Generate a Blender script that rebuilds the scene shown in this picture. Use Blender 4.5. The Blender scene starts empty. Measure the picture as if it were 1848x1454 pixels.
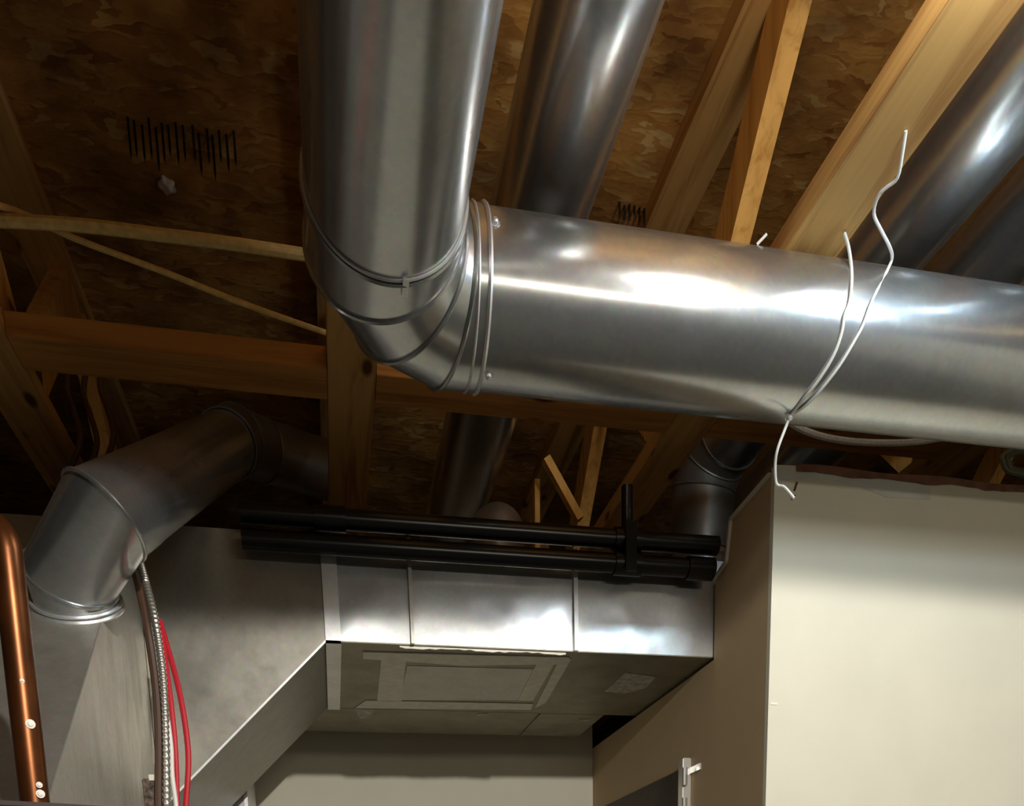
import bpy, bmesh, math, random
from mathutils import Vector, Matrix
random.seed(7)
S = bpy.context.scene
COL = S.collection

# ------------------------------------------------------------------ camera
F, PX, PY = 1452.7084, 908.53, 1936.556          # lens in pixels of the 1848x1454 frame
YAW, PIT, ROL = 0.19852789, -0.17380829, -0.0274033
CAM = Vector((0, 0, 1.5))
FW = Vector((math.sin(YAW)*math.cos(PIT), math.cos(YAW)*math.cos(PIT), math.sin(PIT)))
_r = Vector((math.cos(YAW), -math.sin(YAW), 0)); _u = _r.cross(FW)
RT = _r*math.cos(ROL) + _u*math.sin(ROL)
UP = -_r*math.sin(ROL) + _u*math.cos(ROL)
cd = bpy.data.cameras.new('camera'); cam = bpy.data.objects.new('camera', cd); COL.objects.link(cam)
cam.matrix_world = Matrix(((RT.x, UP.x, -FW.x, CAM.x), (RT.y, UP.y, -FW.y, CAM.y), (RT.z, UP.z, -FW.z, CAM.z), (0, 0, 0, 1)))
cd.sensor_fit = 'HORIZONTAL'; cd.sensor_width = 36.0; cd.lens = F/1848*36.0
cd.shift_x = (924-PX)/1848; cd.shift_y = (PY-727)/1848
cd.clip_start = 0.02
S.camera = cam

# ------------------------------------------------------------------ world, lights, exposure
W = bpy.data.worlds.new('world'); S.world = W; W.use_nodes = True
W.node_tree.nodes['Background'].inputs[0].default_value = (0, 0, 0, 1)
W.node_tree.nodes['Background'].inputs[1].default_value = 0.3
S.view_settings.view_transform = 'Standard'; S.view_settings.look = 'None'
S.view_settings.gamma = 1; S.view_settings.use_curve_mapping = False
S.view_settings.exposure = 0.0

def lamp(name, kind, loc, watts, colour, size=0.05, size_y=None, aim=None):
    d = bpy.data.lights.new(name, kind); d.energy = watts; d.color = colour
    if kind == 'POINT': d.shadow_soft_size = size
    elif kind == 'SPOT': d.shadow_soft_size = size; d.spot_size = math.radians(169); d.spot_blend = 0.015
    else:
        d.size = size
        if size_y: d.shape = 'RECTANGLE'; d.size_y = size_y
    o = bpy.data.objects.new(name, d); COL.objects.link(o); o.location = loc
    if aim is not None: o.rotation_euler = (Vector(aim)-Vector(loc)).to_track_quat('-Z', 'Y').to_euler()
    return o
lamp('cool_bulb', 'POINT', (0.895, 0.87, 2.63), 3.5, (0.90, 0.95, 1.0), 0.045)
lamp('near_bulb', 'POINT', (0.69, 0.84, 2.60), 3.2, (1.0, 0.93, 0.82), 0.04)
lamp('low_cool_fill', 'POINT', (1.04, 0.82, 2.545), 6.5, (0.66, 0.86, 1.0), 0.04)  # added fill light, brings back the shine on the trunk face
lamp('low_near_fill', 'POINT', (0.74, 0.80, 2.48), 4.2, (0.90, 0.96, 1.0), 0.035)  # added fill light below the chord, brightens its underside and the trunk
lamp('tube_light', 'AREA', (0.95, -1.2, 2.22), 6.5, (1.0, 0.90, 0.74), 0.9, 0.08, aim=(0.95, 1.3, 2.36))
# shaded ceiling downlight behind the camera: its shade cuts the light off about five degrees below level
lamp('shaded_downlight', 'SPOT', (0.55, -1.0, 2.425), 180, (1.0, 0.96, 0.88), 0.03, aim=(0.55, -1.0, 0))

def ray(qx, qy): return FW + RT*((qx-PX)/F) - UP*((qy-PY)/F)
def at(qx, qy, **k):
    d = ray(qx, qy); (ax, v), = k.items(); i = 'xyz'.index(ax)
    return CAM + d*((v-CAM[i])/d[i])

# ------------------------------------------------------------------ materials
def new_mat(name):
    m = bpy.data.materials.new(name); m.use_nodes = True
    n = m.node_tree.nodes; return m, n, m.node_tree.links, n['Principled BSDF']
def add(n, t, **k):
    o = n.new(t)
    for a, v in k.items():
        if a in o.inputs: o.inputs[a].default_value = v
        else: setattr(o, a, v)
    return o
def ramp(n, stops):
    r = n.new('ShaderNodeValToRGB'); e = r.color_ramp.elements
    while len(e) < len(stops): e.new(0.5)
    for q, (p, c) in zip(e, stops): q.position = p; q.color = (*c, 1)
    return r
def pos(n, l, scale=(1, 1, 1), rot=(0, 0, 0)):
    g = n.new('ShaderNodeNewGeometry'); mp = n.new('ShaderNodeMapping')
    mp.inputs['Scale'].default_value = scale; mp.inputs['Rotation'].default_value = rot
    l.new(g.outputs['Position'], mp.inputs['Vector']); return mp

def plain(name, c, rough=0.6, metal=0.0, noise=0.0, nscale=40.0):
    m, n, l, b = new_mat(name)
    b.inputs['Base Color'].default_value = (*c, 1); b.inputs['Roughness'].default_value = rough; b.inputs['Metallic'].default_value = metal
    if noise:
        p = pos(n, l); t = add(n, 'ShaderNodeTexNoise', Scale=nscale, Detail=4.0); l.new(p.outputs[0], t.inputs['Vector'])
        r = ramp(n, [(0.3, tuple(v*(1-noise) for v in c)), (0.7, tuple(min(1, v*(1+noise)) for v in c))])
        l.new(t.outputs['Fac'], r.inputs[0]); l.new(r.outputs[0], b.inputs['Base Color'])
    return m

def galvanised(name, base=(0.60, 0.61, 0.60), rough=0.26, wave=0.25, wscale=5.0, stretch=(1, 1, 1), smudge=0.16, metal=0.94, lobe=0.42):
    m, n, l, b = new_mat(name); b.inputs['Metallic'].default_value = metal
    p = pos(n, l)
    big = add(n, 'ShaderNodeTexNoise', Scale=9.0, Detail=5.0, Roughness=0.65); l.new(p.outputs[0], big.inputs['Vector'])
    r = ramp(n, [(0.25, tuple(v*(1-smudge) for v in base)), (0.6, base)])
    l.new(big.outputs['Fac'], r.inputs[0])
    sp = add(n, 'ShaderNodeTexVoronoi', Scale=140.0); l.new(p.outputs[0], sp.inputs['Vector'])
    mx = n.new('ShaderNodeMix'); mx.data_type = 'RGBA'; mx.blend_type = 'MULTIPLY'; mx.inputs[0].default_value = 0.10
    l.new(r.outputs[0], mx.inputs[6]); l.new(sp.outputs['Color'], mx.inputs[7]); l.new(mx.outputs[2], b.inputs['Base Color'])
    st = pos(n, l, stretch)
    rn = add(n, 'ShaderNodeTexNoise', Scale=30.0, Detail=4.0); l.new(st.outputs[0], rn.inputs['Vector'])
    mr = n.new('ShaderNodeMapRange'); mr.inputs['To Min'].default_value = rough*0.75; mr.inputs['To Max'].default_value = rough*1.35
    l.new(rn.outputs['Fac'], mr.inputs['Value']); l.new(mr.outputs[0], b.inputs['Roughness'])
    wv = add(n, 'ShaderNodeTexNoise', Scale=wscale, Detail=1.5); l.new(st.outputs[0], wv.inputs['Vector'])
    bp = add(n, 'ShaderNodeBump', Strength=wave, Distance=0.02); l.new(wv.outputs['Fac'], bp.inputs['Height']); l.new(bp.outputs[0], b.inputs['Normal'])
    b2 = n.new('ShaderNodeBsdfPrincipled'); b2.inputs['Metallic'].default_value = metal; b2.inputs['Roughness'].default_value = min(0.75, rough*2.4)
    l.new(mx.outputs[2], b2.inputs['Base Color']); l.new(bp.outputs[0], b2.inputs['Normal'])
    ms = n.new('ShaderNodeMixShader'); ms.inputs[0].default_value = lobe
    l.new(b.outputs[0], ms.inputs[1]); l.new(b2.outputs[0], ms.inputs[2]); l.new(ms.outputs[0], n['Material Output'].inputs['Surface'])
    return m

def wood(name, axis, light=(0.62, 0.29, 0.070), dark=(0.36, 0.13, 0.025), knots=True):
    m, n, l, b = new_mat(name); b.inputs['Roughness'].default_value = 0.72
    sc = [26.0, 26.0, 26.0]; sc['xyz'.index(axis)] = 1.6
    p = pos(n, l, tuple(sc))
    t = add(n, 'ShaderNodeTexNoise', Scale=1.6, Detail=6.0, Roughness=0.6, Distortion=0.6); l.new(p.outputs[0], t.inputs['Vector'])
    r = ramp(n, [(0.30, dark), (0.52, light), (0.75, tuple(min(1, v*1.12) for v in light))]); l.new(t.outputs['Fac'], r.inputs[0])
    out = r.outputs[0]
    if knots:
        s2 = [14.0, 14.0, 14.0]; s2['xyz'.index(axis)] = 6.0
        p2 = pos(n, l, tuple(s2)); v = add(n, 'ShaderNodeTexVoronoi', Scale=1.0); l.new(p2.outputs[0], v.inputs['Vector'])
        kr = ramp(n, [(0.10, (0.20, 0.11, 0.05)), (0.19, (1, 1, 1))]); l.new(v.outputs['Distance'], kr.inputs[0])
        mx = n.new('ShaderNodeMix'); mx.data_type = 'RGBA'; mx.blend_type = 'MULTIPLY'; mx.inputs[0].default_value = 1.0
        l.new(out, mx.inputs[6]); l.new(kr.outputs[0], mx.inputs[7]); out = mx.outputs[2]
    l.new(out, b.inputs['Base Color'])
    bp = add(n, 'ShaderNodeBump', Strength=0.15, Distance=0.004); l.new(t.outputs['Fac'], bp.inputs['Height']); l.new(bp.outputs[0], b.inputs['Normal'])
    return m

def osb():
    m, n, l, b = new_mat('osb'); b.inputs['Roughness'].default_value = 0.8
    p = pos(n, l, (30, 70, 1), (0, 0, 0.5)); ds = add(n, 'ShaderNodeTexNoise', Scale=0.35, Detail=3.0)
    l.new(p.outputs[0], ds.inputs['Vector'])
    va = n.new('ShaderNodeVectorMath'); va.operation = 'MULTIPLY_ADD'; va.inputs[1].default_value = (5, 7, 0)
    l.new(ds.outputs['Color'], va.inputs[0]); l.new(p.outputs[0], va.inputs[2])
    v = add(n, 'ShaderNodeTexVoronoi', Scale=0.9); l.new(va.outputs[0], v.inputs['Vector'])
    sx = n.new('ShaderNodeSeparateColor'); l.new(v.outputs['Color'], sx.inputs[0])
    r = ramp(n, [(0.0, (0.42, 0.18, 0.032)), (0.2, (0.62, 0.30, 0.065)), (0.85, (0.74, 0.40, 0.095)), (1.0, (0.88, 0.60, 0.22))])
    l.new(sx.outputs[0], r.inputs[0])
    p2 = pos(n, l); big = add(n, 'ShaderNodeTexNoise', Scale=4.0, Detail=5.0, Roughness=0.6); l.new(p2.outputs[0], big.inputs['Vector'])
    r2 = ramp(n, [(0.36, (0.16, 0.11, 0.08)), (0.62, (1, 1, 1))]); l.new(big.outputs['Fac'], r2.inputs[0])
    mx = n.new('ShaderNodeMix'); mx.data_type = 'RGBA'; mx.blend_type = 'MULTIPLY'; mx.inputs[0].default_value = 0.75
    l.new(r.outputs[0], mx.inputs[6]); l.new(r2.outputs[0], mx.inputs[7]); l.new(mx.outputs[2], b.inputs['Base Color'])
    bp = add(n, 'ShaderNodeBump', Strength=0.3, Distance=0.003); l.new(v.outputs['Distance'], bp.inputs['Height']); l.new(bp.outputs[0], b.inputs['Normal'])
    return m

def drywall(name, c, patch=None):
    m, n, l, b = new_mat(name); b.inputs['Roughness'].default_value = 0.85
    p = pos(n, l); t = add(n, 'ShaderNodeTexNoise', Scale=7.0, Detail=4.0); l.new(p.outputs[0], t.inputs['Vector'])
    r = ramp(n, [(0.3, tuple(v*0.95 for v in c)), (0.7, c)]); l.new(t.outputs['Fac'], r.inputs[0]); l.new(r.outputs[0], b.inputs['Base Color'])
    f = add(n, 'ShaderNodeTexNoise', Scale=220.0, Detail=2.0); l.new(p.outputs[0], f.inputs['Vector'])
    bp = add(n, 'ShaderNodeBump', Strength=0.12, Distance=0.002); l.new(f.outputs['Fac'], bp.inputs['Height']); l.new(bp.outputs[0], b.inputs['Normal'])
    return m

M = dict(
    galv=galvanised('galvanised_pipe', base=(0.58, 0.60, 0.61), rough=0.20, lobe=0.24, wave=0.06, wscale=4.0),
    galv_sheet=galvanised('galvanised_sheet', base=(0.64, 0.65, 0.65), rough=0.30, wave=0.30, wscale=3.5),
    galv_trunk=galvanised('galvanised_trunk', base=(0.80, 0.82, 0.84), rough=0.19, wave=0.55, wscale=5.0, lobe=0.35),
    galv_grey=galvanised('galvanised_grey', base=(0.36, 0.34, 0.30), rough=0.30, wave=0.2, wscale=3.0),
    galv_drab=galvanised('galvanised_drab', base=(0.34, 0.31, 0.23), rough=0.45, wave=0.15, smudge=0.3),
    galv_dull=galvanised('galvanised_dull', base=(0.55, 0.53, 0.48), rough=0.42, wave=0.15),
    galv_brushed=galvanised('galvanised_brushed', base=(0.64, 0.61, 0.55), rough=0.5, wave=0.10, stretch=(6, 6, 0.6)),
    galv_bright=galvanised('galvanised_bright', base=(0.80, 0.80, 0.80), rough=0.35, wave=0.05),
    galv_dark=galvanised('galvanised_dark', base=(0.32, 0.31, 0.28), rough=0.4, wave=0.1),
    tape=plain('foil_tape', (0.58, 0.55, 0.48), 0.55, 0.6, 0.1),
    tape_worn=plain('worn_tape', (0.45, 0.42, 0.36), 0.7, 0.2, 0.35, 60),
    wood_x=wood('pine_along_x', 'x'), wood_y=wood('pine_along_y', 'y', light=(0.70, 0.41, 0.13), dark=(0.44, 0.20, 0.05)),
    wood_z=wood('pine_web', 'z', light=(0.80, 0.43, 0.10), dark=(0.56, 0.25, 0.04), knots=False),
    osb=osb(), plate=plain('nail_plate', (0.4, 0.4, 0.38), 0.45, 1.0, 0.2),
    wall=drywall('cream_paint', (0.72, 0.685, 0.56)), wall_shaded=drywall('cream_paint_shaded', (0.52, 0.38, 0.22)),  # side wall: its shade is put into the colour, browner than the cream
    paper=plain('torn_paper', (0.20, 0.09, 0.05), 0.9, 0, 0.3), compound=plain('joint_compound', (0.62, 0.62, 0.58), 0.85, 0, 0.06, 20),
    floor=plain('concrete', (0.07, 0.064, 0.054), 0.8, 0, 0.15, 3),
    block=plain('concrete_block', (0.09, 0.085, 0.075), 0.9, 0, 0.2, 6),
    black=plain('black_iron', (0.004, 0.004, 0.004), 0.25, 0.0, 0.3),
    white=plain('white_wire', (0.85, 0.85, 0.80), 0.4), yellow=plain('yellow_sheath', (0.80, 0.58, 0.21), 0.6, 0, 0.15, 90),
    red=plain('red_sheath', (0.55, 0.02, 0.035), 0.4), dark_cable=plain('dark_sheath', (0.07, 0.035, 0.02), 0.5),
    armour=plain('cable_armour', (0.55, 0.53, 0.48), 0.35, 0.9), brown_cable=plain('brown_sheath', (0.14, 0.07, 0.03), 0.55),
    grey_cable=plain('grey_sheath', (0.30, 0.29, 0.20), 0.6), copper=plain('aged_copper', (0.13, 0.042, 0.012), 0.34, 0.8, 0.3, 25),
    paint=plain('white_paint_drip', (0.85, 0.80, 0.72), 0.6), tank=plain('dark_tank', (0.03, 0.022, 0.02), 0.5, 0, 0.3),
    box=plain('speckled_box', (0.10, 0.07, 0.05), 0.7, 0, 0.9, 130), tag=plain('paper_tag', (0.8, 0.78, 0.68), 0.8),
    door=plain('dark_door', (0.055, 0.035, 0.022), 0.6, 0, 0.2), steel=plain('steel_strip', (0.78, 0.77, 0.74), 0.3, 0.9),
    nail=plain('dark_nail', (0.03, 0.028, 0.025), 0.5, 0.6), foam=plain('pale_foam', (0.75, 0.70, 0.60), 0.9, 0, 0.15, 200),
    crack=plain('dark_crack', (0.10, 0.05, 0.02), 0.95),
)

# ------------------------------------------------------------------ mesh helpers
def obj(name, bm, mat, parent=None, smooth=False):
    bmesh.ops.recalc_face_normals(bm, faces=bm.faces)
    me = bpy.data.meshes.new(name); bm.to_mesh(me); bm.free()
    if smooth:
        for p in me.polygons: p.use_smooth = True
        me.set_sharp_from_angle(angle=math.radians(35))
    me.materials.append(mat)
    o = bpy.data.objects.new(name, me); COL.objects.link(o)
    if parent:
        o.parent = parent
        if parent.type == 'EMPTY': o.matrix_parent_inverse = Matrix.Translation(-Vector(parent.location))
    return o
def tag(o, label, cat, group=None):
    o['label'] = label; o['category'] = cat
    if group: o['group'] = group
    return o
def thing(name, label, cat, loc=(0, 0, 0), group=None):
    o = bpy.data.objects.new(name, None); COL.objects.link(o); o.location = loc; o.empty_display_size = 0.05
    return tag(o, label, cat, group)
def struct(name, bm, mat, parent=None):
    o = obj(name, bm, mat, parent)
    if not parent: o['kind'] = 'structure'
    return o
def box(a, b, bm=None, bevel=0.0):
    bm = bm or bmesh.new(); a = Vector(a); b = Vector(b)
    r = bmesh.ops.create_cube(bm, size=1.0)
    c = (a+b)/2; s = b-a
    for v in r['verts']: v.co = Vector((v.co.x*s.x, v.co.y*s.y, v.co.z*s.z)) + c
    if bevel:
        es = [e for e in bm.edges if all(v in r['verts'] for v in e.verts)]
        bmesh.ops.bevel(bm, geom=es, offset=bevel, segments=2, affect='EDGES')
    return bm
def poly(bot, top, bm=None):
    """closed solid between two matching polygons"""
    bm = bm or bmesh.new()
    A = [bm.verts.new(p) for p in bot]; B = [bm.verts.new(p) for p in top]; n = len(A)
    bm.faces.new(A); bm.faces.new(B)
    for i in range(n): bm.faces.new((A[i], A[(i+1) % n], B[(i+1) % n], B[i]))
    return bm
def plank(p, q, w, t, side, bm=None):
    """board of width w along 'side' and thickness t from p to q"""
    p, q, side = Vector(p), Vector(q), Vector(side).normalized()
    d = (q-p).normalized(); nrm = d.cross(side).normalized()
    o = [side*w/2*a + nrm*t/2*b for a, b in ((-1, -1), (1, -1), (1, 1), (-1, 1))]
    return poly([p+v for v in o], [q+v for v in o], bm)
def smooth_path(pts, sub=6):
    pts = [Vector(p) for p in pts]; out = []
    for i in range(len(pts)-1):
        p0 = pts[max(i-1, 0)]; p1 = pts[i]; p2 = pts[i+1]; p3 = pts[min(i+2, len(pts)-1)]
        for k in range(sub):
            t = k/sub
            out.append(0.5*((2*p1)+(p2-p0)*t+(2*p0-5*p1+4*p2-p3)*t*t+(3*p1-p0-3*p2+p3)*t**3))
    out.append(pts[-1]); return out
def tube(pts, r, seg=12, bm=None, caps=True, radii=None, hollow=False):
    """mitred sweep of a circle along a polyline"""
    bm = bm or bmesh.new(); pts = [Vector(p) for p in pts]; rings = []
    d0 = (pts[1]-pts[0]).normalized()
    u = d0.orthogonal().normalized(); prev = d0
    for i, p in enumerate(pts):
        di = (pts[i]-pts[i-1]).normalized() if i else d0
        do = (pts[i+1]-pts[i]).normalized() if i < len(pts)-1 else di
        q = prev.rotation_difference(di); u = (q @ u); u = (u - di*u.dot(di)).normalized(); w = di.cross(u); prev = di
        nrm = (di+do).normalized() if (di+do).length > 1e-6 else di
        rr = radii[i] if radii else r
        ring = []
        for k in range(seg):
            a = 2*math.pi*k/seg
            v = u*math.cos(a)*rr + w*math.sin(a)*rr
            v = v - di*(v.dot(nrm)/di.dot(nrm))        # project along the incoming axis on the mitre plane
            ring.append(bm.verts.new(p+v))
        rings.append(ring)
    for a, b in zip(rings, rings[1:]):
        for k in range(seg): bm.faces.new((a[k], a[(k+1) % seg], b[(k+1) % seg], b[k]))
    if caps:
        bm.faces.new(rings[0]); bm.faces.new(rings[-1])
    return bm, rings
def bead(ring, off, r, bm=None):
    """raised bead around an open ring of points"""
    pts = [v for v in ring]; c = sum(pts, Vector())/len(pts)
    path = [p + (p-c).normalized()*off for p in pts]
    bm = bm or bmesh.new(); n = len(path); rs = []
    for i, p in enumerate(path):
        d = (path[(i+1) % n]-path[i-1]).normalized(); a = (p-c).normalized(); a = (a-d*a.dot(d)).normalized(); b = d.cross(a)
        rs.append([bm.verts.new(p + a*math.cos(t)*r + b*math.sin(t)*r) for t in (0, 1.05, 2.09, 3.14, 4.19, 5.24)])
    for i in range(n):
        A, B = rs[i], rs[(i+1) % n]
        for k in range(6): bm.faces.new((A[k], A[(k+1) % 6], B[(k+1) % 6], B[k]))
    return bm
def dome(c, nrm, r, h, bm=None):
    bm = bm or bmesh.new(); nrm = Vector(nrm).normalized(); u = nrm.orthogonal().normalized(); w = nrm.cross(u); c = Vector(c)
    prev = None
    for rr, hh in ((1.5, -0.1), (1.5, 0.1), (1.0, 0.15), (0.85, 0.75), (0.5, 1.0)):
        ring = [bm.verts.new(c + (u*math.cos(k*math.pi/5)+w*math.sin(k*math.pi/5))*r*rr + nrm*h*hh) for k in range(10)]
        if prev:
            for k in range(10): bm.faces.new((prev[k], prev[(k+1) % 10], ring[(k+1) % 10], ring[k]))
        else: bm.faces.new(ring)
        prev = ring
    bm.faces.new(prev); return bm
def straight(parent, name, p, q, r, mat, seg=56):
    bm, _ = tube([p, q], r, seg); return obj(name, bm, mat, parent, True)
def gores(parent, pts, r, mat, seg=56, beads=(), bead_r=0.0035, name='gore', mat_bead=None):
    """elbow made of mitred bands, each band one part; raised bead at the listed joints"""
    t, rings = tube(pts, r, seg, caps=False)
    R = [[v.co.copy() for v in ring] for ring in rings]; t.free(); made = []
    for i in range(len(R)-1):
        bm = bmesh.new(); A = [bm.verts.new(p) for p in R[i]]; B = [bm.verts.new(p) for p in R[i+1]]
        for k in range(seg): bm.faces.new((A[k], A[(k+1) % seg], B[(k+1) % seg], B[k]))
        if i in beads: bead(R[i], 0.001, bead_r, bm)
        if i+1 == len(R)-1 and (i+1) in beads: bead(R[i+1], 0.001, bead_r, bm)
        made.append(obj(name, bm, mat, parent, True))
    return made

# ------------------------------------------------------------------ the room
ZO = 3.023                                        # underside of the subfloor
struct('floor', box((-2.6, -3, -0.1), (3.2, 5.2, 0)), M['floor'])
struct('ceiling', box((-2.6, -3, ZO), (3.2, 5.2, ZO+0.03)), M['osb'])
struct('wall_left', box((-2.6, -3, 0), (-2.5, 5.2, ZO)), M['block'])
struct('wall_right', box((3.1, -3, 0), (3.2, 5.2, ZO)), M['wall'])
struct('wall_behind', box((-2.5, -3, 0), (3.1, -2.9, ZO)), M['block'])
struct('wall_far', box((-2.5, 5.1, 0), (3.1, 5.2, ZO)), M['block'])
WX, WY = 0.875, 1.566
# bright wall: top edge ragged
top = [(WX, 2.362), (0.97, 2.366), (1.06, 2.358), (1.18, 2.364), (1.30, 2.357), (1.45, 2.36), (1.9, 2.36), (3.1, 2.36)]
prof = [(3.1, 0), (WX, 0)] + top
wf = struct('wall_front', poly([(x, WY, z) for x, z in prof], [(x, WY+0.0127, z) for x, z in prof]), M['wall'])
bm = bmesh.new()
xs = [WX+0.045+i*0.02 for i in range(60)]
lo = [(x, 2.353+0.002*math.sin(i*0.8)+random.uniform(-.0012, .0012)) for i, x in enumerate(xs)]
hi = [(x, 2.366+0.002*math.sin(i*0.5)) for i, x in enumerate(xs)]
pr = lo + hi[::-1]
poly([(x, WY-0.0022, z) for x, z in pr], [(x, WY+0.012, z) for x, z in pr], bm)
struct('torn_paper_edge', bm, M['paper'], wf)
cp = [(1412, 830), (1480, 838), (1560, 846), (1680, 861), (1678, 902), (1600, 898), (1555, 880), (1500, 866), (1402, 864), (1402, 829)]
pp = [at(x, y, y=WY) for x, y in cp]
struct('joint_compound', poly([(p.x, WY-0.001, min(p.z, 2.354)) for p in pp], [(p.x, WY+0.002, min(p.z, 2.354)) for p in pp]), M['compound'], wf)
bm = bmesh.new()
for a, b in (((1433, 886), (1438, 870)), ((1429, 902), (1434, 894))):
    A, B = at(*a, y=WY), at(*b, y=WY); plank(A, B, 0.004, 0.003, (1, 0, 0), bm)
struct('wall_crack', bm, M['crack'], wf)
A, B = at(1390, 1269, y=WY), at(1403, 1270, y=WY)
struct('paint_scratch', plank(A, B, 0.004, 0.002, (0, 0, 1)), M['paint'], wf)
# side wall: notched around the trunk, doorway cut by the door panel proud of it
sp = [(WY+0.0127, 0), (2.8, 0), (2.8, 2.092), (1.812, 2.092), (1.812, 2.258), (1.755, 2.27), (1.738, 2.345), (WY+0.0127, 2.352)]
ws = struct('wall_side', poly([(WX, y, z) for y, z in sp], [(WX+0.013, y, z) for y, z in sp]), M['wall_shaded'])
gy = [(WY+0.015, 2.353), (1.738, 2.346), (1.755, 2.271), (1.812, 2.259)]
bm = bmesh.new()
for (a, b) in zip(gy, gy[1:]): plank((WX-0.001, *a), (WX-0.001, *b), 0.010, 0.006, (0, b[1]-a[1], -(b[0]-a[0])) if False else (1, 0, 0), bm)
struct('gypsum_edge', bm, M['wall'], ws)
struct('wall_back', box((-2.5, 2.70, 0), (WX, 2.80, 2.50)), M['wall'])
# door in the side wall
dn = struct('door_1', box((WX-0.006, 1.955, 0.02), (WX, 2.66, 1.888)), M['door'])
struct('hinge_strip', box((WX-0.022, 1.925, 0.02), (WX, 1.953, 1.905), bevel=0.002), M['steel'], dn)
bm = bmesh.new()
for z in (1.86, 1.79): tube([(WX-0.02, 1.918, z-0.02), (WX-0.02, 1.918, z+0.02)], 0.007, 10, bm)
struct('hinge_knuckle', bm, M['steel'], dn)
struct('hinge_plate', box((WX-0.003, 1.87, 1.868), (WX, 1.925, 1.882)), M['steel'], dn)

# ------------------------------------------------------------------ floor trusses
CB, CT, TB, TT = 2.53, 2.568, 2.985, ZO
def truss(xc, label, phase=0.0):
    t = thing('floor_truss', label, 'truss', (xc, 0, CB), 'open web wooden floor trusses')
    h = 0.0445
    obj('bottom_chord', box((xc-h, -2.9, CB), (xc+h, 5.05, CT), bevel=0.001), M['wood_y'], t)
    obj('top_chord', box((xc-h, -2.9, TB), (xc+h, 5.05, TT-0.0005)), M['wood_y'], t)
    k0 = 1.845 + phase - 0.94*4
    for k in range(8):
        y = k0 + 0.94*k
        if -2.4 < y < 4.6:
            xw = xc+0.018
            obj('web', plank((xw, y-0.02, CT), (xw, y-0.42, TB), 0.038, 0.086, (1, 0, 0)), M['wood_z'], t)
            obj('web', plank((xw, y+0.05, CT), (xw, y+0.45, TB), 0.038, 0.086, (1, 0, 0)), M['wood_z'], t)
            if 0.5 < y < 3.5:
                for q in (-1, 1):
                    obj('nail_plate', box((xw+q*0.0195, y-0.07, CT+0.001), (xw+q*0.0205, y+0.09, CT+0.06)), M['plate'], t)
    return t
def split(t):
    A, B = at(1428, -5, x=0.79), at(1402, 108, x=0.79)
    obj('split', plank(A+Vector((0.004, -0.066, -0.02)), B+Vector((-0.002, -0.066, -0.02)), 0.004, 0.02, (1, 0, 0)), M['crack'], t)
truss(-1.19, 'open web wooden floor truss farthest left, mostly beyond the left edge')
truss(-0.535, 'open web wooden floor truss at the dark left edge, left of the cross blocking')
truss(0.0945, 'wooden floor truss passing straight over the big duct elbow, chord showing below it')
truss(0.7925, 'wide pale wooden floor truss running from the top right, white hanger wire at its edge')
truss(1.4475, 'wooden floor truss above the bright wall, beside the coiled cables')
truss(2.10, 'open web wooden floor truss beyond the right edge')
def blocking(x0, x1, label):
    return tag(obj('wood_blocking', box((x0, 1.712, CB), (x1, 1.80, CT), bevel=0.001), M['wood_x']), label, 'wood blocking', 'wood blocking between the trusses')
blocking(-0.490, 0.049, 'orange lit flat wood blocking on the left, above the left elbow duct')
blocking(0.140, 0.747, 'flat wood blocking right of the centre truss, passing behind the duct elbow')
blocking(0.838, 1.402, 'short flat wood blocking glimpsed under the cross duct above the bright wall')

TSZ = 2.3005
A, B = at(985, 828, y=2.30), at(1046, 938, y=2.30)
tag(obj('diagonal_brace', plank(A, B, 0.024, 0.020, (0, 1, 0)), M['wood_z']), 'thin slanting wood brace in the dark bay above the black pipes', 'wood brace')
A, B = at(967, 870, y=2.42), at(964, 958, y=2.42)
tag(obj('wood_stud', plank(A, Vector((B.x, B.y, TSZ)), 0.014, 0.036, (1, 0, 0)), M['wood_z']), 'thin upright orange lit stick in the dark bay beside the grey duct end', 'wood stud')
# ------------------------------------------------------------------ main round duct with elbow
R, ZD = 0.1016, 2.427
md = thing('round_duct', 'big galvanized round duct that comes overhead, turns at an elbow and crosses to the right', 'duct', (0.12, 1.36, ZD))
YA = 1.195
op = straight(md, 'overhead_pipe', (0.12, -1.2, ZD), (0.12, YA+0.012, ZD), R, M['galv'], 72)
RB = 0.135
cxx, cyy = 0.12+RB, 1.36-RB
pts = [(0.12, YA, ZD), ]
ang = [0, 30, 60, 90]; al = []
for i in range(3):
    a = math.radians(ang[i]+15); rr = RB/math.cos(math.radians(15))
    al.append((cxx-rr*math.cos(a), cyy+rr*math.sin(a), ZD))
pts = [(0.12, YA, ZD)] + al + [(cxx+0.012, 1.36, ZD)]
gores(md, pts, R+0.0015, M['galv'], 72, beads=(0, 1, 2, 3), bead_r=0.0030)
cp_ = straight(md, 'cross_pipe', (cxx+0.002, 1.36, ZD), (2.6, 1.36, ZD), R, M['galv'], 96)
bm = bmesh.new()
for x, rr in ((cxx+0.012, 0.0035), (cxx-0.004, 0.0022)):
    ring = [Vector((x, 1.36+(R+0.0012)*math.cos(k*math.pi/36), ZD+(R+0.0012)*math.sin(k*math.pi/36))) for k in range(72)]
    bead(ring, 0.0005, rr, bm)
obj('collar_bead', bm, M['galv_bright'], md, True)
ring = [Vector((0.12+(R+0.001)*math.cos(k*math.pi/36), YA-0.006, ZD+(R+0.001)*math.sin(k*math.pi/36))) for k in range(72)]
obj('crimp_bead', bead(ring, 0.0005, 0.0022), M['galv_bright'], op, True)
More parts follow.
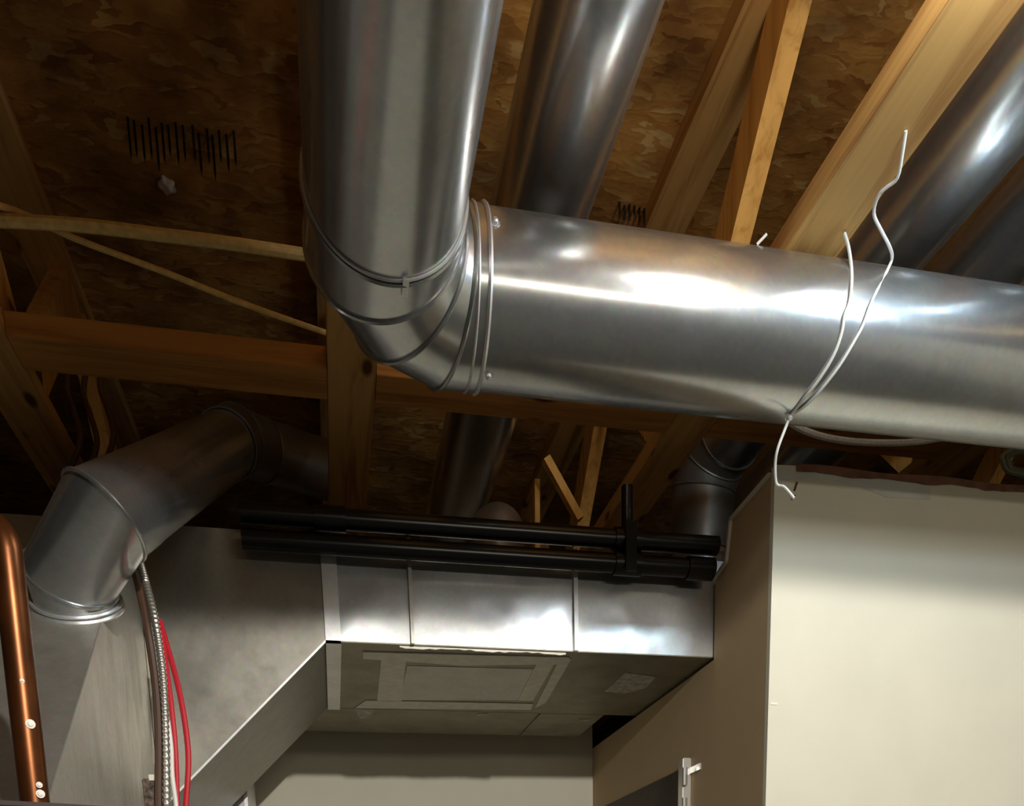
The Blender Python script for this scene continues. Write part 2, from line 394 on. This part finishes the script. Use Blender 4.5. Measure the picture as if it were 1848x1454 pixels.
def duct_hit(x, y, r=R):
    d = ray(x, y).normalized(); o = CAM-Vector((0, 1.36, ZD)); dy, dz = d.y, d.z
    a = dy*dy+dz*dz; b = 2*(o.y*dy+o.z*dz); c = o.y*o.y+o.z*o.z-r*r; q = b*b-4*a*c
    if q < 0: q = 0
    return CAM + d*((-b-math.sqrt(q))/(2*a))
for x, y in ((893, 402), (882, 677)):
    p = duct_hit(x, y); obj('sheet_metal_screw', dome(p, p-Vector((p.x, 1.36, ZD)), 0.0050, 0.006), M['galv_bright'], cp_, True)
p = Vector((0.12+0.02, YA-0.006, ZD-R-0.001))
obj('lap_tab', box(p-Vector((0.004, 0.006, 0.002)), p+Vector((0.004, 0.022, 0.0005))), M['galv_bright'], op)

# ------------------------------------------------------------------ other round ducts in the joist bays
d2 = thing('round_duct', 'round galvanized duct in the bay just right of the overhead duct, behind the cross duct', 'duct', (0.395, 0, 2.65))
straight(d2, 'pipe', (0.395, -1.0, 2.65), (0.395, 2.3, 2.65), 0.0775, M['galv'])
straight(d2, 'pipe', (0.395, 2.302, 2.65), (0.395, 4.5, 2.65), 0.0762, M['galv'])
d3 = thing('round_duct', 'round galvanized duct right of the pale wide truss, turning down onto the rectangular trunk', 'duct', (1.03, 0, 2.67))
straight(d3, 'pipe', (1.03, -1.0, 2.67), (1.005, 2.02, 2.66), 0.0762, M['galv'])
gores(d3, [(1.005, 2.02, 2.66), (0.995, 2.08, 2.645), (0.985, 2.115, 2.59), (0.98, 2.12, 2.44)], 0.0772, M['galv_dark'], 48, beads=(0, 1, 2), bead_r=0.0025)
straight(d3, 'collar', (0.98, 2.12, 2.302), (0.98, 2.12, 2.45), 0.0745, M['galv'])
bm = bmesh.new()
for z in (2.42, 2.395, 2.375):
    ring = [Vector((0.98+0.075*math.cos(k*math.pi/24), 2.12+0.075*math.sin(k*math.pi/24), z)) for k in range(48)]
    bead(ring, 0.0, 0.003, bm)
obj('collar_bead', bm, M['galv'], d3, True)
d4 = thing('round_duct', 'outermost round duct at the right edge, lower right of the highlighted one', 'duct', (1.235, 0, 2.67))
straight(d4, 'pipe', (1.235, -1.0, 2.67), (1.235, 2.6, 2.67), 0.0762, M['galv'])

# ------------------------------------------------------------------ left duct with elbow on the plenum
P1, P2 = Vector((-0.295, 1.40, 2.117)), Vector((-0.127, 2.35, 2.762))
dd = (P2-P1).normalized()
ld = thing('round_duct', 'short round duct at left rising from an elbow on the plenum into the dark bay', 'duct', P1)
P0 = Vector((-0.378, 1.537, 2.042)); NC = Vector((0, -0.654, 0.757))
RL = 0.0635
gores(ld, [P0-NC*0.004, P0+NC*0.045, P1, P1+dd*0.02], RL+0.0015, M['galv'], 56, beads=(1, 2), bead_r=0.0028)
straight(ld, 'pipe', P1+dd*0.10, P1+dd*0.86, RL, M['galv'])
gores(ld, [P1+dd*0.02, P1+dd*0.11], RL+0.0014, M['galv'], 56)
Pe = P1+dd*0.85
gores(ld, [Pe, Pe+dd*0.10, Pe+dd*0.15+Vector((0.05, 0.05, 0)), Pe+dd*0.18+Vector((0.20, 0.12, 0))], RL+0.002, M['galv_dark'], 48, beads=(0, 1, 2), bead_r=0.0025)
ax = NC
bm = bmesh.new(); u = ax.orthogonal().normalized(); w = ax.cross(u)
for s, rr in ((0.010, 0.0032), (0.002, 0.004)):
    bead([P0+ax*s+(u*math.cos(k*math.pi/28)+w*math.sin(k*math.pi/28))*(RL+0.004) for k in range(56)], 0.0, rr, bm)
obj('collar_bead', bm, M['galv_bright'], ld, True)

# ------------------------------------------------------------------ rectangular trunk duct and plenum
TY0, TY1, TZ0, TZ1 = 1.82, 2.316, 2.10, 2.30
tk = thing('trunk_duct', 'rectangular galvanized trunk duct with taped underside, passing through the side wall', 'duct', (0.5, 2.05, TZ0))
obj('duct_body', box((0.02, TY0, TZ0), (1.60, TY1, TZ1), bevel=0.001), M['galv_trunk'], tk)
obj('bottom_panel', box((0.05, TY0+0.001, TZ0-0.0008), (1.60, TY1, TZ0+0.001)), M['galv_drab'], tk)  # thin underside sheet in a darker metal than the duct body
bm = box((0.018, TY0-0.004, TZ0-0.006), (0.049, TY0, TZ1)); box((0.018, TY0-0.004, TZ0-0.006), (0.049, TY1, TZ0), bm)
obj('drive_cleat', bm, M['galv_bright'], tk)
for x, w in ((0.193, 0.007), (0.548, 0.009)):
    bm = box((x, TY0-0.010, TZ0-0.001), (x+w, TY0, TZ1)); obj('standing_seam', bm, M['galv_bright'] if x > .5 else M['galv_dull'], tk)
def under(name, pix, mat, t=0.0012, z=TZ0):
    q = [at(x, y, z=z) for x, y in pix]
    return obj(name, poly([(p.x, p.y, z-t-0.0008) for p in q], [(p.x, p.y, z-0.0007) for p in q]), mat, tk)
under('access_panel', [(735, 1200), (968, 1206), (936, 1262), (722, 1262)], M['galv_dull'], 0.0008)
under('foil_tape', [(688, 1186), (733, 1188), (724, 1266), (680, 1266)], M['tape'])
under('foil_tape', [(660, 1262), (962, 1268), (958, 1279), (640, 1276)], M['tape'], 0.0016)
under('foil_tape', [(972, 1188), (1003, 1190), (962, 1262), (934, 1262)], M['tape'], 0.0020)
under('foil_tape', [(1010, 1186), (1031, 1187), (985, 1266), (965, 1276)], M['tape'], 0.0016)
under('foil_tape', [(655, 1174), (1028, 1184), (1020, 1196), (830, 1198), (720, 1190), (655, 1186)], M['tape'], 0.0024)
under('tape_remnant', [(1090, 1246), (1130, 1212), (1184, 1220), (1165, 1240), (1128, 1250)], M['tape_worn'])
under('tape_remnant', [(640, 1277), (678, 1278), (668, 1290), (650, 1296)], M['tape_worn'])
lip = [(0.17+0.0125*i, 0.0016+0.0022*abs(math.sin(i*1.3))+0.0012*math.sin(i*0.5)) for i in range(30)]
pr = [(x, TZ0-0.0022-h) for x, h in lip] + [(x, TZ0-0.0015) for x, h in lip[::-1]]
obj('torn_foil_lip', poly([(x, TY0+0.006, z) for x, z in pr], [(x, TY0+0.010, z) for x, z in pr]), M['tape'], tk)
t2 = thing('trunk_duct', 'dark galvanized return trunk seen behind the taped trunk, above the beige back wall', 'duct', (0.4, 2.45, TZ0))
obj('duct_body', box((-0.14, 2.33, TZ0+0.002), (0.79, 2.585, TZ1)), M['galv_drab'], t2)
obj('standing_seam', box((0.60, 2.331, TZ0-0.002), (0.603, 2.584, TZ0+0.002)), M['galv_dark'], t2)
for (x, y), nm in (((870, 1290), 'tape_remnant'), ((655, 1292), 'tape_remnant'), ((1055, 1300), 'tape_remnant')):
    p = at(x, y, z=TZ0); obj(nm, box((p.x-0.015, p.y-0.012, TZ0+0.0008), (p.x+0.015, p.y+0.012, TZ0+0.002)), M['tape_worn'], t2)

pl = thing('plenum', 'sloped sheet metal plenum at lower left joining the trunk, cables hanging in front', 'plenum', (-0.4, 1.9, 0))
XS = -0.333
prA = [(0.019, 2.10), (0.019, 2.298), (XS, 2.298), (XS, 1.765)]
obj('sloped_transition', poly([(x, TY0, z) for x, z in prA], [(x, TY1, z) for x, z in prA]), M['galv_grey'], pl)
obj('edge_flange', plank((0.019, TY0-0.001, 2.10), (XS, TY0-0.001, 1.765), 0.004, 0.004, (0, 1, 0)), M['galv_bright'], pl)
XB = -0.336
pf = [(1.819, 2.298), (1.133, 1.685), (1.02, 1.584), (1.02, 1.0), (2.316, 1.0), (2.316, 2.298)]
pf2 = [(1.819, 2.2975), (1.1335, 1.685), (1.021, 1.585), (1.021, 1.0), (2.316, 1.0), (2.316, 2.2975)]
obj('side_sheet', poly([(XB, y, z) for y, z in pf2], [(XB+0.002, y, z) for y, z in pf2]), M['galv_brushed'], pl)
obj('sloped_front', poly([(-1.05, y, z) for y, z in pf], [(XB-0.0005, y, z) for y, z in pf]), M['galv_dull'], pl)
YC = 1.50
rb = thing('return_plenum', 'bluish upright sheet metal box below the sloped plenum, bright edge flange', 'plenum', (-0.4, 2.5, 0))
obj('casing', box((-0.80, 2.40, 0), (-0.222, 2.66, 2.05)), M['galv_sheet'], rb)
obj('corner_flange', box((-0.222, 2.396, 0), (-0.212, 2.66, 2.05)), M['galv_bright'], rb)

# ------------------------------------------------------------------ black iron pipes in front of the trunk
def gas_pipe(z, label, x0, x1, cup):
    t = thing('black_pipe', label, 'pipe', (0.4, 1.775, z), 'black pipes along the top of the trunk')
    straight(t, 'pipe', (x0, 1.775, z), (x1, 1.775, z), 0.0185, M['black'], 24)
    for x in cup: straight(t, 'coupling', (x-0.03, 1.775, z), (x+0.03, 1.775, z), 0.0225, M['black'], 24)
    return t
g1 = gas_pipe(2.309, 'upper of the two black iron pipes in front of the trunk top', -0.13, 0.86, (0.04, 0.655))
straight(g1, 'capped_riser', (0.655, 1.775, 2.32), (0.655, 1.775, 2.41), 0.012, M['black'], 20)
g2 = gas_pipe(2.262, 'lower of the two black iron pipes in front of the trunk top', -0.13, 0.84, (0.655, 0.82))
obj('clamp', box((0.643, 1.748, 2.238), (0.667, 1.7515, 2.335)), M['black'], g2)
ec = thing('duct_cap', 'grey domed round duct end standing behind the black pipes', 'duct', (0.433, 2.05, 2.30))
straight(ec, 'collar', (0.433, 2.05, 2.301), (0.433, 2.05, 2.425), 0.064, M['galv_dull'], 40)
bm = bmesh.new(); bmesh.ops.create_uvsphere(bm, u_segments=40, v_segments=20, radius=0.064)
bmesh.ops.bisect_plane(bm, geom=bm.verts[:]+bm.edges[:]+bm.faces[:], plane_co=(0, 0, 0), plane_no=(0, 0, 1), clear_inner=True)
for v in bm.verts: v.co += Vector((0.433, 2.05, 2.425))
obj('dome', bm, M['galv_dull'], ec, True)

# ------------------------------------------------------------------ wires and cables
def cable(name, pts, r, mat, label=None, cat='cable', group=None, parent=None, sub=6, seg=8):
    bm, _ = tube(smooth_path(pts, sub), r, seg); o = obj(name, bm, mat, parent, True)
    if label: tag(o, label, cat, group)
    return o
hw = thing('hanger_wire', 'thin white hanger wire looped around the cross duct at right', 'wire', duct_hit(1425, 750))
CE = CB-0.003
on = lambda x, y: duct_hit(x, y, R+0.0025)
wa = [at(1635, 236, z=CE), at(1629, 275, z=CE-0.01), at(1620, 320, z=CE-0.02), at(1600, 338, z=CE-0.02), at(1586, 352, z=CE-0.02), at(1577, 385, z=CE-0.025), at(1590, 415, z=CE-0.03), at(1604, 442, z=CE-0.035), at(1610, 462, z=CE-0.03), on(1604, 482), on(1575, 540), on(1558, 585), on(1545, 610), on(1515, 660), on(1480, 705), on(1450, 735), on(1424, 752)]
obj('outer_strand', tube(smooth_path(wa, 4), 0.0022, 8)[0], M['white'], hw, True)
wb = [at(1524, 421, z=CE), at(1531, 445, z=CE-0.02), on(1536, 478), on(1537, 510), on(1533, 545), on(1524, 570), on(1519, 600), on(1505, 640), on(1480, 682), on(1452, 718), on(1424, 752)]
obj('inner_strand', tube(smooth_path(wb, 4), 0.0024, 8)[0], M['white'], hw, True)
q = on(1424, 752)
wc = [q, at(1419, 768, y=q.y), at(1404, 808, y=1.37), at(1399, 835, y=1.38), at(1400, 868, y=1.39), at(1405, 876, y=1.39), at(1414, 878, y=1.385), at(1424, 888, y=1.38), at(1433, 899, y=1.375)]
obj('loose_tail', tube(smooth_path(wc, 4), 0.0024, 8)[0], M['white'], hw, True)
obj('twist', dome(q, (0, -0.7, -0.7), 0.005, 0.008), M['white'], hw, True)
tag(obj('wire_scrap', tube([at(1366, 441, z=CE-0.01), at(1384, 422, z=CE-0.002)], 0.002, 8)[0], M['white'], None, True), 'tiny white wire end between the pale truss and the cross duct', 'wire')

cable('yellow_cable', [at(-60, 397, z=2.60), at(0, 398, z=2.60), at(150, 407, z=2.598), at(300, 425, z=2.597), at(420, 440, z=2.597), at(560, 461, z=2.60), at(640, 472, z=2.60)], 0.0085, M['yellow'], 'thick yellow cable stretched level across the dark bay at left', 'cable')
cable('yellow_cable', [at(-10, 368, z=2.60), at(40, 385, z=2.62), at(135, 430, z=2.60), at(300, 492, z=2.59), at(440, 548, z=2.588), at(590, 601, z=2.585)], 0.0045, M['yellow'], 'thin yellow cable sloping down toward the centre truss below the thick one', 'cable')
for i, (x, ln, lab) in enumerate(((135, 0, 'leftmost of three dark brown cables dangling in the bay below the left blocking'), (165, 8, 'middle of three dark brown cables dangling below the left blocking'), (195, -5, 'rightmost of three dark brown cables dangling below the left blocking'))):
    cable('dangling_cable', [at(x-6, 640+ln, y=2.05), at(x-14, 700+ln, y=2.05), at(x-2, 740+ln, y=2.04), at(x+10, 790+ln, y=2.03), at(x-4, 835+ln, y=2.04), at(x-20, 850+ln, y=2.05)], 0.006, M['brown_cable'], lab, 'cable', 'dangling brown cables')

YW = 1.47
def armoured(pts, r):
    path = smooth_path(pts, 44); bm = bmesh.new()
    tube(path, r, 10, bm, radii=[r*(1.0 if i % 4 < 2 else 0.80) for i in range(len(path))])
    return bm
o = obj('armoured_cable', armoured([at(252, 1012, y=1.54), at(263, 1050, y=1.51), at(280, 1120, y=YW), at(294, 1220, y=YW), at(299, 1330, y=YW), at(301, 1460, y=YW), at(301, 1560, y=YW)], 0.0062), M['armour'], None, True)
tag(o, 'ribbed silver armoured cable hanging in front of the plenum', 'cable')
cable('black_cable', [at(240, 1020, y=1.53), at(251, 1060, y=1.50), at(267, 1140, y=YW), at(281, 1240, y=YW), at(286, 1330, y=YW), at(286, 1460, y=YW), at(286, 1560, y=YW)], 0.0062, M['dark_cable'], 'dark brown cable hanging just left of the armoured cable', 'cable')
cable('red_cable', [at(288, 1120, y=1.60), at(300, 1160, y=1.58), at(322, 1240, y=1.55), at(336, 1320, y=1.53), at(340, 1380, y=1.52), at(335, 1460, y=1.52), at(332, 1540, y=1.52)], 0.0048, M['red'], 'red cable bowing out to the right, outermost of the hanging bundle', 'cable')
cable('red_cable', [at(291, 1140, y=1.57), at(301, 1210, y=1.54), at(310, 1280, y=1.52), at(317, 1360, y=1.51), at(320, 1460, y=1.51), at(320, 1540, y=1.51)], 0.0044, M['red'], 'red cable running close beside the armoured cable', 'cable')
cable('white_cable', [at(303, 1300, y=1.50), at(309, 1350, y=1.50), at(311, 1400, y=1.50), at(318, 1460, y=1.49), at(318, 1530, y=1.49)], 0.0038, M['white'], 'thin white cable tucked between the armoured cable and the red cables', 'cable')
a = at(255, 1404, y=1.478); b = at(305, 1520, y=1.478)
jb = thing('junction_box', 'small dark speckled box at the foot of the hanging cables', 'electrical box', ((a.x+b.x)/2, 1.475, b.z))
obj('housing', box((a.x, YW+0.008, b.z), (b.x-0.006, YC-0.006, a.z), bevel=0.002), M['box'], jb)
a2 = at(268, 1397, y=1.476); b2 = at(293, 1408, y=1.476)
obj('paper_tag', box((a2.x, 1.476, b2.z), (b2.x, 1.4775, a2.z)), M['tag'], jb)

cb = thing('cable_coil', 'loose coil of grey cable above the bright wall at the right edge', 'cable', at(1830, 832, y=1.63))
for k, (rx, rz, ox) in enumerate(((0.052, 0.026, 0), (0.046, 0.021, 0.004), (0.058, 0.030, 0.008), (0.040, 0.017, 0.002))):
    c = at(1846, 833, y=1.635+0.010*k)
    ring = [c+Vector((ox+rx*math.cos(t*math.pi/16), 0.002*math.sin(t), rz*math.sin(t*math.pi/16))) for t in range(32)]
    obj('loop', bead(ring, 0, 0.0045), M['grey_cable'], cb, True)
cable('sagging_strap', [at(1425, 762, y=1.64), at(1450, 776, y=1.64), at(1490, 789, y=1.64), at(1545, 797, y=1.64), at(1610, 799, y=1.64), at(1660, 796, y=1.64), at(1700, 790, y=1.64)], 0.0060, M['foam'], 'pale cable sagging in an arc just under the cross duct above the bright wall', 'cable')

# ------------------------------------------------------------------ copper pipe, tank, bits
YP = 0.93
pt, pb = at(20, 1060, y=YP), at(62, 1440, y=YP)
cpp = thing('copper_pipe', 'brown copper pipe standing at the left edge in front of the plenum', 'pipe', (pb.x, YP, 1.58))
d = (pt-pb).normalized()
k = pt+d*0.03
bend = [k+d*(0.035*math.sin(t*math.pi/16))+Vector((-0.035, 0.02, 0))*(1-math.cos(t*math.pi/16)) for t in range(9)]
obj('pipe', tube([pb-d*((pb.z-1.582)/d.z), k-d*0.02]+bend+[bend[-1]+Vector((-0.5, 0.28, 0.0))], 0.0138, 28)[0], M['copper'], cpp, True)
for x, y, r in ((55, 1306, .0030), (71, 1416, .002), (73, 1432, .0028), (40, 1228, .0014)):
    v = ray(x, y); f = (YP-0.0128)/v.y
    obj('paint_drip', dome(CAM+v*f, (0.3, -1, 0), r, 0.0014), M['paint'], cpp, True)
tkx = thing('water_tank', 'dark round tank top at the bottom left corner', 'tank', (-0.25, 0.75, 0))
straight(tkx, 'shell', (-0.25, 0.75, 0), (-0.25, 0.75, 1.578), 0.247, M['tank'], 64)
bm = bmesh.new(); bead([Vector((-0.25+0.247*math.cos(k*math.pi/32), 0.75+0.247*math.sin(k*math.pi/32), 1.577)) for k in range(64)], 0, 0.003, bm)
obj('top_rim', bm, M['tank'], tkx, True)

# nails through the subfloor
def nails(pix, label, group):
    first = None
    for x, y, ln in pix:
        p = at(x, y, z=ZO)
        if first is None:
            bm, _ = tube([(0, 0, 0.004), (0, 0, -0.8), (0, 0, -1.0)], 0.0024, 6, radii=[0.0024, 0.0024, 0.0004]); first = o = obj('flooring_nail', bm, M['nail'])
        else:
            o = first.copy(); COL.objects.link(o)
        o.location = p; o.scale = (1, 1, ln); tag(o, label, 'nail', group)
nails([(228+i*13+random.uniform(-3, 3), 215+i*2+random.uniform(-8, 8), random.uniform(.045, .075)) for i in range(16)], 'dark steel nail poking down through the subfloor in the left bay', 'nails through the left bay subfloor')
nails([(1118+i*9, 366+i*1.5+random.uniform(-4, 4), random.uniform(.02, .035)) for i in range(7)], 'small dark nail poking through the subfloor just above the cross duct', 'nails above the cross duct')
p = at(303, 335, z=ZO-0.008)
bm = bmesh.new(); bmesh.ops.create_icosphere(bm, subdivisions=3, radius=0.016)
for v in bm.verts: v.co *= 1+0.25*math.sin(v.co.x*300)*math.cos(v.co.y*260); v.co.z *= 0.6; v.co += p
tag(obj('foam_blob', bm, M['foam'], None, True), 'small pale foam blob stuck on the subfloor in the left bay', 'foam')
